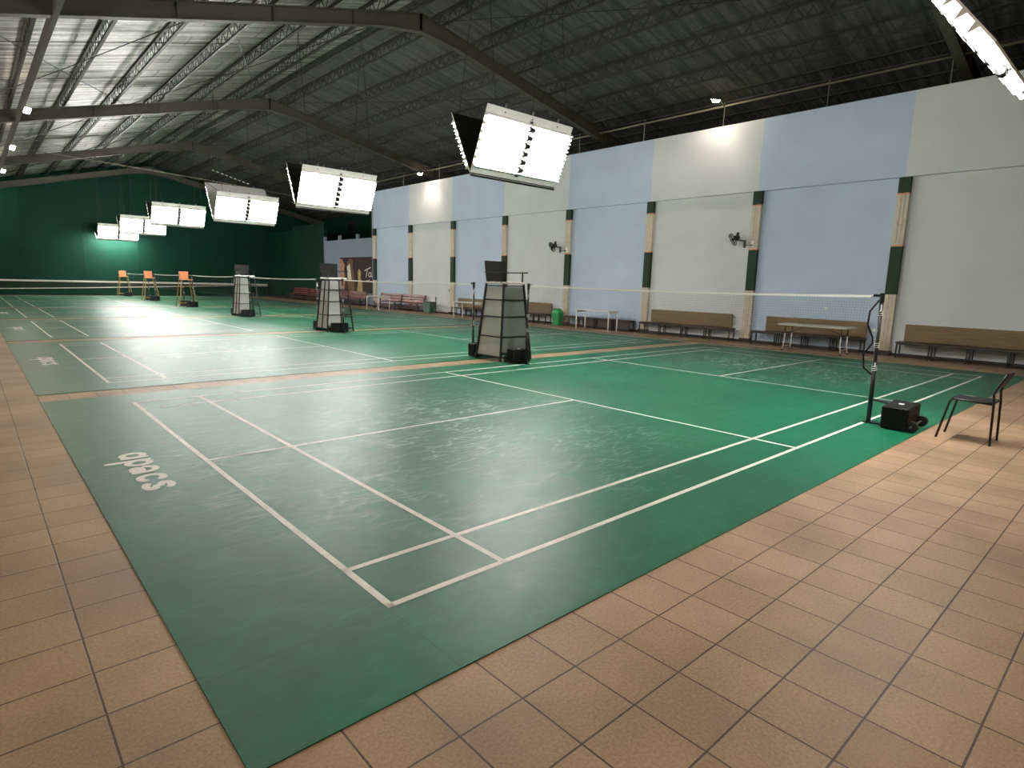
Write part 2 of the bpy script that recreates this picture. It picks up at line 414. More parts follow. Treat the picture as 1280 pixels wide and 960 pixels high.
# ------------------------------------------------------------------ courts
def court_lines():
    mb = MB(); z = .0075
    def r(x0, x1, y0, y1): mb.add([(x0, y0, z), (x1, y0, z), (x1, y1, z), (x0, y1, z)], [(0, 1, 2, 3)])
    w = .04
    for y in (0, .46, 5.60, 6.06): r(0, 13.4, y, y + w)
    for x in (0, .74, 4.70, 8.66, 12.62, 13.36): r(x, x + w, 0, 6.1)
    r(0, 4.7, 3.03, 3.07); r(8.7, 13.4, 3.03, 3.07)
    return mb

def arc(cx, cy, rx, ry, a0, a1, n=18):
    return [(cx + rx * math.cos(math.radians(a0 + (a1 - a0) * k / n)), cy + ry * math.sin(math.radians(a0 + (a1 - a0) * k / n))) for k in range(n + 1)]

def letters(parent):
    """five letters painted on the mat: reading direction -Y, letter tops towards +X"""
    h = .215; w = .056; c = h / 2
    tf = lambda s_, t: (-.545 + t, 3.66 - s_, .0075)
    def put(*strokes):
        mb = MB()
        for k, st in enumerate(strokes): mb.stroke(st, w, lambda s_, t: (-.545 + t, 3.66 - s_, .0075 + .0006 * k))
        mb.build('letter', M['line'], parent)
    ring = lambda x0: arc(x0 + .095, c, .072, c - w / 2, 0, 360)
    x = 0; put(ring(x), [(x + .178, h - w / 2), (x + .178, w / 2)])
    x = .25; put([(x + .025, h - w / 2), (x + .025, -.1)], ring(x + .015))
    x = .49; put(arc(x + .08, .058, .062, .03, 0, 360), arc(x + .085, h * .45, .078, h * .55 - w / 2, 160, 0, 12) + [(x + .163, w / 2)])
    x = .735; put(arc(x + .1, c, .08, c - w / 2, 45, 315))
    x = .965; put(arc(x + .1, h * .74, .068, h * .26 - w / 2 + .004, 25, 270, 12) + arc(x + .1, h * .26, .07, h * .26 - w / 2 + .004, 90, -155, 12))

def mat_shape():
    mb = MB(); mb.box(-.845, 14.2, -.585, 6.70, .0005, .006); return mb
m0 = None
for k in range(6):
    lab = 'green vinyl badminton court mat with white lines, %s court from the camera' % ORD[k]
    if m0 is None:
        m0 = mat_shape().build('court_mat', M['vinyl'])
        court_lines().build('court_lines', M['line'], m0); letters(m0)
        o = m0
    else:
        o = copy_tree(m0); o.location = (0, PITCH * k, 0)
    tag(o, lab, 'court mat', 'badminton court mats')

# ------------------------------------------------------------------ net posts and nets
def make_post(o=0.0):
    r = empty('net_post', (0, 0, 0), '', '')
    MB().tube([(0, 0, .01), (0, 0, 1.5)], .021, 12).tube([(0, 0, .01), (0, 0, .75)], .026, 12).build('pole', M['black'], r, True)
    mb = MB(); mb.tube([(0, 0, 1.46), (0, 0, 1.575)], .027, 12); mb.box(-.018, .018, 0, .09, 1.53, 1.56); mb.build('pole_head', M['black'], r)
    MB().box(-.05, .05, -.24, .05, .006, .018).build('base_plate', M['black'], r)
    MB().hexa([(-.03, -.2, .27), (.03, -.2, .27), (.025, 0, .29), (-.025, 0, .29), (-.03, -.2, .285), (.03, -.2, .285), (.025, 0, .305), (-.025, 0, .305)]).build('brace_plate', M['black'], r)
    bx = MB().bevbox(-.23, .23, -.47 + o, -.19 + o * .5, .02, .285, .012).build('weight_box', M['black_pl'], r)
    MB().tube([(0, -.33 + o * .75, .285), (0, -.33 + o * .75, .29)], .03, 14).build('cap', M['socket'], bx)
    for x in (-.17, .21):
        w = MB().tube([(x - .03, -.5 + o, .075), (x + .02, -.5 + o, .075)], .065, 18).build('wheel', M['rubber'], bx)
    MB().tube([(-.24, -.5 + o, .075), (.25, -.5 + o, .075)], .012, 8).build('axle', M['hub'], bx)
    st = [(-.0, .02, 1.5), (-.04, .1, 1.36), (-.04, .11, 1.2), (-.02, .05, 1.05), (-.03, .04, .98), (-.05, .12, .84), (-.05, .1, .68), (-.02, .02, .6)]
    if o == 0: MB().tube(st, .011, 6).build('strap', M['black_pl'], r, True)
    for z in (1.3, .92, .64):
        MB().tube([(.03 * math.cos(t * 1.3), .03 * math.sin(t * 1.3), z + .005 * t) for t in range(14)], .004, 5).build('cord_winding', M['cord'], r)
    return r
post0 = make_post(.14); used = [False]
def put_post(y, rz, lab, tilt=0):
    if lab.endswith('chair'): r = make_post(0)
    else:
        r = post0 if not used[0] else copy_tree(post0)
        used[0] = True
    r.location = (6.7, y, .006); r.rotation_euler = (0, tilt, rz)
    tag(r, lab, 'net post', 'net posts')
for k in range(6):
    y = PITCH * k
    if k == 0: put_post(-.02, 0, 'black net post with wheeled weight box beside the lone black chair', -.05)
    else: put_post(y, 0, 'black net post with weight box, near edge of the %s court from the camera' % ORD[k])
    put_post(y + 6.1, PI, 'black net post with weight box, far edge of the %s court from the camera' % ORD[k])

def make_net():
    r = empty('badminton_net', (0, 0, 0), '', '')
    L = 5.88; y0 = .11; n = 24
    sag = lambda t: 1.553 - .028 * 4 * t * (1 - t)
    P = [(0, y0 + L * k / n, sag(k / n)) for k in range(n + 1)]
    mb = MB()
    mb.loft([[(-.006, p[1], p[2] - .028), (.006, p[1], p[2] - .028), (.006, p[1], p[2]), (-.006, p[1], p[2])] for p in P])
    mb.build('top_tape', M['tape'], r)
    mb = MB(); w = .0007
    ny = int(L / .032)
    for k in range(ny + 1):
        t = k / ny; y = y0 + L * t; zt = sag(t) - .026
        mb.add([(0, y - w, .79), (0, y + w, .79), (0, y + w, zt), (0, y - w, zt)], [(0, 1, 2, 3)])
    for j in range(23):
        z = .79 + .032 * j
        for k in range(n):
            mb.add([(0.0005, P[k][1], z - w - .03 * 0), (.0005, P[k + 1][1], z - w), (.0005, P[k + 1][1], z + w), (.0005, P[k][1], z + w)], [(0, 1, 2, 3)])
    mb.build('netting', M['netting'], r)
    MB().tube([(0, y0, .79), (0, y0 + L, .79)], .004, 5).build('bottom_cord', M['netting'], r)
    mb = MB()
    for y, s in ((y0, -1), (y0 + L, 1)):
        mb.tube([(0, y, 1.545), (0, y + s * .018, 1.552)], .006, 5); mb.tube([(0, y, .8), (0, y + s * .06, .805)], .004, 5)
    mb.build('tie_cord', M['cord'], r)
    return r
net0 = make_net()
for k in range(6):
    r = net0 if k == 0 else copy_tree(net0)
    r.location = (6.7, PITCH * k, 0)
    if k == 0: r.location.x = 6.66
    tag(r, 'white-taped badminton net across the middle of the %s court from the camera' % ORD[k], 'net', 'badminton nets')

# ------------------------------------------------------------------ umpire chairs
def make_umpire(curved):
    r = empty('umpire_chair', (0, 0, 0), '', '')
    H = 1.56; bx, by, tx, ty = .42, .39, .27, .27
    at = lambda sx, sy, z: (sx * (bx + (tx - bx) * z / H), sy * (by + (ty - by) * z / H), z)
    for sx in (-1, 1):
        for sy in (-1, 1):
            MB().bar(at(sx, sy, .01), at(sx, sy, H), .035).build('leg', M['black'], r)
    cs = [(-1, -1), (1, -1), (1, 1), (-1, 1)]
    for z in (.1, .5, .9, 1.24, 1.52):
        mb = MB()
        for a, b in zip(cs, cs[1:] + cs[:1]): mb.bar(at(*a, z), at(*b, z), .024)
        mb.build('frame_rail', M['black'], r)
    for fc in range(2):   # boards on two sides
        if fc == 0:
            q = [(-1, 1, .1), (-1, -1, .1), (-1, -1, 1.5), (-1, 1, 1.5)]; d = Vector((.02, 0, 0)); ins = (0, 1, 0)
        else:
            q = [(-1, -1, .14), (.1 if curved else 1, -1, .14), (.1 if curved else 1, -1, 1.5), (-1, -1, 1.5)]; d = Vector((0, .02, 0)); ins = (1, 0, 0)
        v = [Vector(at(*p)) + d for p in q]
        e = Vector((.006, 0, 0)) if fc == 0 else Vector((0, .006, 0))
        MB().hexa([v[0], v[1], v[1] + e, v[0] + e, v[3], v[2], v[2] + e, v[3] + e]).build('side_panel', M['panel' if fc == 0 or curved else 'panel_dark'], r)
    if curved:
        MB().bar(at(-1, 0, .1), at(-1, 0, 1.52), .022).build('upright', M['black'], r); MB().bar(at(.1, -1, .1), at(.1, -1, 1.52), .022).build('upright', M['black'], r)
    MB().bevbox(-.29, .29, -.3, .31, 1.555, 1.6, .012).build('seat', M['white'] if curved else M['grey_top'], r)
    mb = MB(); mb.hexa([(-.26, .265, 1.6), (.26, .265, 1.6), (.26, .29, 1.6), (-.26, .29, 1.6), (-.28, .315, 2.02), (.28, .315, 2.02), (.28, .34, 2.02), (-.28, .34, 2.02)])
    mb.build('backrest', M['black_pl'], r)
    for s in (-1, 1):
        MB().bar((s * .28, .31, 1.79), (s * .28, -.36, 1.79), .03, .022).bar((s * .28, -.22, 1.58), (s * .28, -.22, 1.79), .022).build('armrest', M['black'], r)
    for z in (.42, .82, 1.22): MB().box(.39 - .1 * z, .5 - .1 * z, -.3, .3, z, z + .02).build('step', M['black'], r)
    return r
def make_yellow():
    r = empty('umpire_chair', (0, 0, 0), '', '')
    H = 1.3; bx, by, tx, ty = .4, .37, .22, .22
    at = lambda sx, sy, z: (sx * (bx + (tx - bx) * z / H), sy * (by + (ty - by) * z / H), z)
    for sx in (-1, 1):
        for sy in (-1, 1):
            MB().bar(at(sx, sy, .01), at(sx, sy, H), .035).build('leg', M['yellow'], r)
    for z in (.38, .76, 1.14):
        MB().bar(at(1, -1, z), at(1, 1, z), .05, .025).build('step', M['yellow'], r)
    for z in (.2, 1.0):
        mb = MB()
        for a, b in (((-1, -1), (1, -1)), ((1, 1), (-1, 1)), ((-1, 1), (-1, -1))): mb.bar(at(*a, z), at(*b, z), .025)
        mb.build('frame_rail', M['yellow'], r)
    MB().bevbox(-.25, .25, -.27, .25, 1.3, 1.35, .012).build('seat', M['orange_seat'], r)
    MB().hexa([(-.2, .225, 1.36), (.2, .225, 1.36), (.2, .25, 1.36), (-.2, .25, 1.36), (-.21, .27, 1.72), (.21, .27, 1.72), (.21, .295, 1.72), (-.21, .295, 1.72)]).build('backrest', M['orange_seat'], r)
    for s in (-1, 1): MB().bar((s * .24, .25, 1.54), (s * .24, -.25, 1.54), .025).bar((s * .24, -.2, 1.33), (s * .24, -.2, 1.54), .02).build('armrest', M['yellow'], r)
    return r
for k in range(6):
    y = 6.95 + PITCH * k
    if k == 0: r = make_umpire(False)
    elif k == 1: r = ump = make_umpire(True)
    elif k == 2: r = copy_tree(ump)
    elif k == 3: r = yel = make_yellow()
    else: r = copy_tree(yel)
    r.location = (6.84 if k < 3 else 6.6, y, .001)
    if k == 5: r.location.y = 45.95
    w = 'between %s and %s courts from the camera' % (ORD[k], ORD[k + 1]) if k < 5 else 'at the far edge of the sixth court'
    if k < 3: tag(r, 'black umpire chair with grey side boards ' + w, 'umpire chair', 'umpire chairs')
    else: tag(r, 'yellow umpire chair with orange backrest ' + w, 'umpire chair', 'umpire chairs')

# ------------------------------------------------------------------ lone black chair
r = empty('chair', (6.74, -1.0, 0), 'black metal chair with low slatted back standing alone on the beige tiles', 'chair')
for x in (6.565, 6.945):
    MB().tube([(x, -.75, .0), (x, -.83, .42), (x, -.845, .447), (x, -.875, .455), (x, -1.2, .445)], .012, 10).build('leg', M['black'], r, True)
    MB().tube([(x - .015, -1.235, 0), (x - .01, -1.215, .44), (x, -1.2, .56), (x, -1.225, .63), (x, -1.285, .775)], .012, 10).build('leg', M['black'], r, True)
mb = MB(); n = 7
rings = []
for k in range(n + 1):
    y = -.84 - .38 * k / n; dz = -.012 * math.sin(PI * k / n)
    rings.append([(6.575, y, .452 + dz), (6.935, y, .452 + dz), (6.935, y, .466 + dz), (6.575, y, .466 + dz)])
mb.loft(rings).build('seat', M['black_pl'], r)
mb = MB(); rings = []
for k in range(6):
    x = 6.57 + .37 * k / 5; dy = -.02 * math.sin(PI * k / 5)
    rings.append([(x, -1.225 + dy, .62), (x, -1.21 + dy, .62), (x, -1.275 + dy, .785), (x, -1.29 + dy, .785)])
mb.loft(rings).build('backrest', M['maroon'], r)
MB().tube([(6.565, -1.2, .445), (6.945, -1.2, .445)], .01, 8).build('crossbar', M['black'], r)

# ------------------------------------------------------------------ benches along the right wall
def wall_bench(y0, y1, lab, back=True, b0=None, b1=None, n=4, front_board=False, mat='wood'):
    r = empty('bench', (15.95, (y0 + y1) / 2, 0), lab, 'bench', 'benches along the right wall')
    xa, xb = 15.68, 16.0
    W = (y1 - y0) / n
    for k in range(n):
        a, b = y0 + W * k + .03, y0 + W * (k + 1) - .03
        mb = MB()
        for y in (a, b):
            mb.box(xa, xa + .03, y - .015, y + .015, 0, .36); mb.box(xb - .03, xb, y - .015, y + .015, 0, .36); mb.box(xa, xb, y - .015, y + .015, .06, .09)
        mb.box(xa, xa + .03, a, b, .06, .09); mb.box(xb - .03, xb, a, b, .06, .09)
        mb.box(xa, xa + .03, a, b, .335, .365); mb.box(xb - .03, xb, a, b, .335, .365)
        mb.build('leg_frame', M['brown'] if mat != 'wood' else M['black'], r)
    MB().box(xa - .01, xb + .02, y0, y1, .365, .395).build('seat', M['dark_wood'], r)
    if back:
        MB().bevbox(xb + .035, xb + .065, b0 or y0, b1 or y1, .40, .82, .006).build('backrest', M[mat], r)
    if front_board:
        MB().box(xa + .05, xa + .07, y0 + .05, y0 + (y1 - y0) * .68, .05, .35).build('skirt_board', M['dark_wood'], r)
    return r
wall_bench(-2.3, 2.2, 'long wooden-backed bench against the white wall behind the lone chair', True, -2.3, 2.12, 6)
wall_bench(2.95, 5.95, 'wooden-backed bench against the blue wall behind the grey folding table', True, 2.98, 5.68, 4)
wall_bench(6.6, 9.95, 'wooden-backed bench between the two fan pillars, against the white wall', True, 6.75, 9.72, 4)
wall_bench(10.35, 13.5, 'low dark backless bench behind the white table beside the green bin', False, n=4, front_board=True, mat='dark')
wall_bench(14.45, 17.3, 'wooden-backed bench just beyond the green bin', True, 14.5, 17.25, 4)
wall_bench(17.75, 20.8, 'wooden-backed bench behind the white table seen left of the first umpire chair', True, 17.8, 20.75, 4)

def slat_bench(x, y0, y1, lab):
    r = empty('slatted_bench', (x, (y0 + y1) / 2, 0), lab, 'bench', 'slatted benches')
    h = (y1 - y0) / 2
    for s in range(2):
        a, b = y0 + s * h + .04, y0 + (s + 1) * h - .04
        for z in (.52, .66, .80): MB().hexa([(x + .24 + (z - .5) * .25, a, z - .045), (x + .27 + (z - .5) * .25, a, z - .045), (x + .27 + (z - .5) * .25, b, z - .045), (x + .24 + (z - .5) * .25, b, z - .045),
                                             (x + .26 + (z - .5) * .25, a, z + .045), (x + .29 + (z - .5) * .25, a, z + .045), (x + .29 + (z - .5) * .25, b, z + .045), (x + .26 + (z - .5) * .25, b, z + .045)]).build('back_slat', M['red_wood'], r)
        for k in range(3): MB().box(x - .2 + .15 * k, x - .08 + .15 * k, a, b, .4, .425).build('seat_slat', M['red_wood'], r)
        MB().box(x - .05, x - .02, a, b, .12, .3).build('front_board', M['dark_wood'], r)
    for y in (y0 + .1, y0 + h, y1 - .1):
        mb = MB(); mb.box(x - .18, x - .13, y - .03, y + .03, 0, .4); mb.box(x + .2, x + .25, y - .03, y + .03, 0, .46)
        mb.hexa([(x + .2, y - .03, .46), (x + .25, y - .03, .46), (x + .25, y + .03, .46), (x + .2, y + .03, .46), (x + .31, y - .03, .84), (x + .35, y - .03, .84), (x + .35, y + .03, .84), (x + .31, y + .03, .84)])
        mb.build('leg', M['brown'], r)
slat_bench(15.65, 23.35, 27.9, 'glossy red-brown slatted bench against the far white and blue wall bays')
slat_bench(16.1, 30.2, 35.0, 'red-brown slatted bench under the poster wall')
slat_bench(16.1, 35.6, 41.2, 'dark red-brown slatted bench against the green wall beyond the poster')

# ------------------------------------------------------------------ tables
def rot2(c, s, x, y): return c * x - s * y, s * x + c * y
def table(name, cx, cy, lx, ly, h, ang, lab, leg='white', top='white_table', fold=False):
    r = empty(name, (cx, cy, 0), lab, 'table', None, ang)
    b = lambda mb, nm, mt, sm=False: mb.build(nm, M[mt], r, sm, True)
    if not fold:
        b(MB().bevbox(-lx / 2, lx / 2, -ly / 2, ly / 2, h - .03, h, .008), 'tabletop', top)
        for q in (-ly / 2 + .05, ly / 2 - .07): b(MB().box(-lx / 2 + .05, lx / 2 - .05, q, q + .02, h - .09, h - .03), 'apron', leg)
        for sx in (-1, 1):
            for sy in (-1, 1):
                x, y = sx * (lx / 2 - .05), sy * (ly / 2 - .05)
                b(MB().tube([(x, y, 0), (x, y, h - .03)], .02, 10), 'leg', leg, True)
    else:
        mb = MB()
        ring = lambda z, i: [(sx * (lx / 2 - i) + ex, sy * (ly / 2 - i) + ey, z) for sx, sy, ex, ey in
                             ((1, -1, 0, .05), (1, 1, 0, -.05), (1, 1, -.05, 0), (-1, 1, .05, 0), (-1, 1, 0, -.05), (-1, -1, 0, .05), (-1, -1, .05, 0), (1, -1, -.05, 0))]
        mb.loft([ring(h - .045, .01), ring(h - .035, 0), ring(h - .01, 0), ring(h, .008)])
        b(mb, 'tabletop', top)
        for sy in (-1, 1):
            y = sy * (ly / 2 - .2)
            for sx in (-1, 1):
                l = MB().tube([(sx * .24, y + sy * .03, 0), (sx * .22, y, .3), (sx * .22, y, .46)], .014, 8)
                l = b(l, 'leg', leg, True)
                MB().tube([(sx * .22, y, .46), (sx * .22, y, h - .04)], .015, 8).build('upper_leg', M['brown'], l, True, True)
                MB().tube([(sx * .24, y + sy * .03, 0), (sx * .24, y + sy * .03, .035)], .02, 8).build('foot', M['rubber'], l, True, True)
            b(MB().tube([(-.22, y, .12), (.22, y, .12)], .011, 8), 'cross_rail', leg, True)
            b(MB().tube([(0, y, .48), (0, sy * .2, h - .05)], .009, 6).tube([(-.22, y, .48), (.22, y, .48)], .009, 6), 'brace', 'brown', True)
    return r
table('folding_table', 15.0, 3.86, .62, 1.8, .71, 0, 'pale grey folding table in front of the bench on the blue wall', 'white', 'grey_top', True)
table('table', 15.15, 11.4, .62, 1.5, .72, .06, 'small white table in front of the low dark bench')
table('table', 14.7, 18.25, .62, 1.35, .72, .1, 'small white table in front of the wall, left of the first umpire chair')
table('table', 14.66, 25.9, .75, 1.2, .72, .08, 'small white table before the red-brown slatted bench, near the poster')

# ------------------------------------------------------------------ bins
r = empty('litter_bin', (15.72, 13.85, 0), 'bright green swing-top litter bin beside the dark bench', 'bin')
x, y = 15.72, 13.85
def ring(hx, hy, z, b=.03): return [(x - hx + b, y - hy, z), (x + hx - b, y - hy, z), (x + hx, y - hy + b, z), (x + hx, y + hy - b, z), (x + hx - b, y + hy, z), (x - hx + b, y + hy, z), (x - hx, y + hy - b, z), (x - hx, y - hy + b, z)]
MB().loft([ring(.12, .165, 0), ring(.15, .2, .44), ring(.16, .21, .44), ring(.16, .21, .47)]).build('body', M['bin'], r)
MB().loft([ring(.155, .205, .47), ring(.15, .2, .52), ring(.1, .12, .63), ring(.05, .07, .66)]).build('lid', M['bin'], r)
r = empty('litter_bin', (15.55, 22.45, 0), 'dull green bin with upright dark handle at the end of the slatted bench', 'bin')
x, y = 15.55, 22.45
MB().loft([ring(.18, .26, .03), ring(.2, .3, .52)]).build('body', M['bin_dull'], r)
MB().loft([ring(.21, .31, .52), ring(.21, .31, .56)]).build('lid', M['pillar_green'], r)
MB().tube([(15.7, 22.1, .05), (15.7, 22.1, .82)], .025, 8).tube([(15.5, 22.1, .05), (15.5, 22.1, .3)], .02, 8).build('handle', M['steel_dark'], r)

# ------------------------------------------------------------------ wall fans
def fan(yp, yf, zf, lab):
    r = empty('wall_fan', (16.0, yp, 2.85), lab, 'fan', 'wall fans')
    xf = 15.78
    MB().box(15.985, 16.03, yp - .04, yp + .04, 2.82, 3.0).build('mount_plate', M['socket'], r)
    MB().bar((15.98, yp, 2.87), (15.9, yp, 2.87), .03).bar((15.92, yp, 2.87), (15.88, yf - .3, 2.88), .02).build('arm', M['steel_dark'], r)
    MB().bar((15.88, yf - .3, 2.8), (15.88, yf - .3, 3.02), .05).bar((15.88, yf - .3, 3.0), (xf, yf - .05, 3.03), .045).build('neck', M['black'], r)
    ax = Vector((-.35, .75, -.45)).normalized(); c = Vector((xf, yf, zf)); u = ax.cross((0, 0, 1)).normalized(); v = u.cross(ax)
    MB().tube([c - ax * .17, c - ax * .14, c - ax * .03, c - ax * .01], [.05, .075, .075, .05], 14).build('motor', M['black'], r, True)
    MB().tube([c - ax * .1 + Vector((0, 0, .05)), c - ax * .1 + Vector((0, -.02, .14))], .04, 10).build('gear_housing', M['black'], r, True)
    mb = MB(); R = .2
    for rr, off in ((.06, .1), (.13, .1), (.18, .085), (R, .05), (R, .03), (.18, -.01), (.11, -.03)):
        mb.tube([c + ax * off + (u * math.cos(2 * PI * k / 24) + v * math.sin(2 * PI * k / 24)) * rr for k in range(25)], .004, 5)
    for k in range(36):
        d = u * math.cos(2 * PI * k / 36) + v * math.sin(2 * PI * k / 36)
        mb.tube([c + ax * .1 + d * .04, c + ax * .1 + d * .14, c + ax * .05 + d * R, c + ax * .03 + d * R, c - ax * .02 + d * .17, c - ax * .03 + d * .06], .0028, 4)
    mb.build('guard', M['black'], r)
    hub = MB().tube([c + ax * 0, c + ax * .07], .035, 12)
    hub.build('hub', M['black_pl'], r)
    for k in range(3):
        a = 2 * PI * k / 3; d = u * math.cos(a) + v * math.sin(a); e = ax.cross(d)
        mb = MB(); T = [c + ax * .03 + d * .03 - e * .02, c + ax * .05 + d * .17 - e * .07, c + ax * .03 + d * .175 + e * .06, c + ax * .05 + d * .03 + e * .02]
        mb.hexa([*T, *[p + ax * .005 for p in T]]); mb.build('blade', M['steel_dark'], r)
fan(6.29, 6.78, 3.06, 'black wall fan on the pillar above the bench with the grey folding table')
fan(13.77, 14.3, 3.04, 'black wall fan on the pillar above the green litter bin')

# ------------------------------------------------------------------ sockets
for y, z, mt, lab in ((4.1, 1.12, 'socket', 'white socket plate on the blue wall above the folding table bench'), (2.85, .62, 'socket', 'white socket plate low on the blue wall next to the first pillar'),
                      (10.15, .48, 'socket', 'white socket plate low on the blue wall at the end of the dark bench'), (21.6, 1.15, 'black_pl', 'small black fitting on the white wall above the dull green bin')):
    o = MB().bevbox(XR - .012, XR, y - .04, y + .04, z - .04, z + .04, .003).build('socket_plate', M[mt]); tag(o, lab, 'socket', 'wall sockets')

# ------------------------------------------------------------------ poster on the low wall
r = empty('poster', (16.53, 31.7, .75), 'large brown printed poster of standing figures on the low grey-blue wall', 'poster')
MB().box(16.522, 16.548, 29.4, 33.95, .75, 2.9).build('sheet', M['poster'], r)
def flat(pts, nm, mt, dx):
    x = 16.52 - dx
    MB().add([(x, 33.95 - a, .75 + b) for a, b in pts], [tuple(range(len(pts)))]).build(nm, M[mt], r)
flat([(0, 0), (.5, 0), (.75, .7), (.55, 1.2), (.65, 1.7), (.3, 2.05), (.0, 2.05)], 'printed_figure', 'print_tan', .003)
flat([(.7, .1), (1.9, .0), (1.95, .9), (1.7, 1.5), (1.75, 1.95), (1.35, 2.1), (1.0, 1.9), (.95, 1.2)], 'printed_figure', 'print_brown', .002)
flat([(1.05, .8), (1.55, .75), (1.35, 1.75), (.95, 1.6)], 'printed_banner', 'print_white', .005)
flat([(2.2, 0), (2.95, 0), (2.9, .6), (2.7, .9), (2.75, 1.3), (2.5, 1.45), (2.35, 1.2), (2.4, .8)], 'printed_figure', 'print_yellow', .004)
mb = MB(); tf = lambda s, t: (16.514, 30.6 - s, 1.72 + t)
mb.stroke([(-.1, .38), (.6, .55)], .07, tf); mb.stroke([(.22, .45), (.05, 0)], .08, tf)
mb.stroke(arc(.5, .13, .14, .12, 0, 360, 14), .06, tf); mb.stroke([(.66, .28), (.68, .02), (.8, .0)], .06, tf); mb.stroke([(.0, -.25), (.5, -.18)], .04, tf)
mb.build('lettering', M['print_white'], r)

# fan-like box high on the dark wall behind
r = empty('exhaust_fan', (20.9, 41.0, 5.2), 'dark round exhaust fan high on the wall behind the low grey wall', 'fan')
MB().box(20.85, 20.99, 40.3, 41.5, 4.7, 5.9).build('housing', M['steel_dark'], r)
MB().tube([(20.84, 40.9, 5.3), (20.8, 40.9, 5.3)], .48, 20).build('grille', M['black'], r)

# barrier net across the back
r = empty('barrier_net', (7, 46.6, 0), 'low barrier net with pale top tape stretched along the foot of the green wall', 'net')
n = 30; P = [(-3.5 + 20 * k / n) for k in range(n + 1)]
zt = lambda x: 1.0; zb_ = lambda x: .42 + .42 * min(1, max(0, x / 14)) ** 1.2
mb = MB()
mb.loft([[(x, 46.59, zt(x) - .11), (x, 46.61, zt(x) - .11), (x, 46.61, zt(x)), (x, 46.59, zt(x))] for x in P]); mb.build('top_tape', M['cord'], r)
MB().tube([(x, 46.6, zb_(x)) for x in P], .025, 5).build('bottom_cord', M['cord'], r)
mb = MB()
for k in range(400):
    x = -3.5 + .05 * k; mb.add([(x, 46.6, zb_(x)), (x + .006, 46.6, zb_(x)), (x + .006, 46.6, zt(x) - .1), (x, 46.6, zt(x) - .1)], [(0, 1, 2, 3)])
for j in range(12):
    for k in range(n):
        a, b = P[k], P[k + 1]; t = j / 12
        za, zb2 = zb_(a) * (1 - t) + .9 * t, zb_(b) * (1 - t) + .9 * t
        mb.add([(a, 46.602, za), (b, 46.602, zb2), (b, 46.602, zb2 + .006), (a, 46.602, za + .006)], [(0, 1, 2, 3)])
mb.build('netting', M['netting'], r)
for x in (-3.4, 16.45):
    MB().tube([(x, 46.6, 0), (x, 46.6, 1.03)], .025, 8).build('post', M['steel_dark'], r)

# ------------------------------------------------------------------ hanging V-shaped tube lights
LP, WP = 2.28, 1.26
def light_panel(root, sgn, d, h, back='steel_dark', mg=.17):
    """one reflector board: bottom edge at y=0,z=0, leaning to sgn*y"""
    v = Vector((0, sgn * d, h)); W = v.length; v.normalize()
    u = Vector((1, 0, 0)); n = Vector((0, sgn * h, -d)).normalized()   # outward and down
    pt = lambda a, b, c: tuple(u * a + v * b + n * c)
    mb = MB()
    mb.hexa([pt(-LP / 2, 0, -.02), pt(LP / 2, 0, -.02), pt(LP / 2, 0, 0), pt(-LP / 2, 0, 0), pt(-LP / 2, W, -.02), pt(LP / 2, W, -.02), pt(LP / 2, W, 0), pt(-LP / 2, W, 0)])
    m0_, m1_ = mg, W - .17; row = (m1_ - m0_) / 6
    for k in range(0 if mg > .1 else 1, 7):   # reflector ridges between the rows
        b = m0_ + row * k
        P_ = [(b - .035, 0), (b - .004, .095), (b + .004, .095), (b + .035, 0)]
        mb.loft([[pt(x, q[0], q[1]) for q in P_] for x in (-LP / 2, LP / 2)])
    o = mb.build('light_panel', M['white'], root, False, True)
    MB().hexa([pt(-LP / 2, 0, -.024), pt(LP / 2, 0, -.024), pt(LP / 2, 0, -.02), pt(-LP / 2, 0, -.02), pt(-LP / 2, W, -.024), pt(LP / 2, W, -.024), pt(LP / 2, W, -.02), pt(-LP / 2, W, -.02)]).build('back_sheet', M[back], o, False, True)  # back boards coloured dark for the unlit inside of the V
    for k in range(6):
        b = m0_ + row * (k + .5)
        for s in (-1, 1):
            MB().tube([pt(s * .075, b, .06), pt(s * (LP / 2 - .02), b, .06)], .02, 8).build('tube', M['tube'], o, True, True)
        MB().tube([pt(-.07, b, .062), pt(.07, b, .062)], .048, 8).build('lamp_holder', M['black_pl'], o, False, True)
    MB().loft([[pt(x, b, c) for b, c in ((.1, 0), (W - .1, 0), (W - .1, .02), (.1, .02))] for x in (-.035, .035)]).build('centre_strip', M['hub'], o, False, True)
    for x in (-.7, 0, .7):
        MB().hexa([pt(x - .02, W - .02, -.03), pt(x + .02, W - .02, -.03), pt(x + .02, W - .02, -.01), pt(x - .02, W - .02, -.01), pt(x - .02, W + .07, -.03), pt(x + .02, W + .07, -.03), pt(x + .02, W + .07, -.01), pt(x - .02, W + .07, -.01)]).build('mounting_tab', M['metal'], o, False, True)
        MB().tube([pt(x, W - .07, 0), pt(x, W - .07, .012)], .014, 8).build('bolt', M['hub'], o, False, True)
    return W
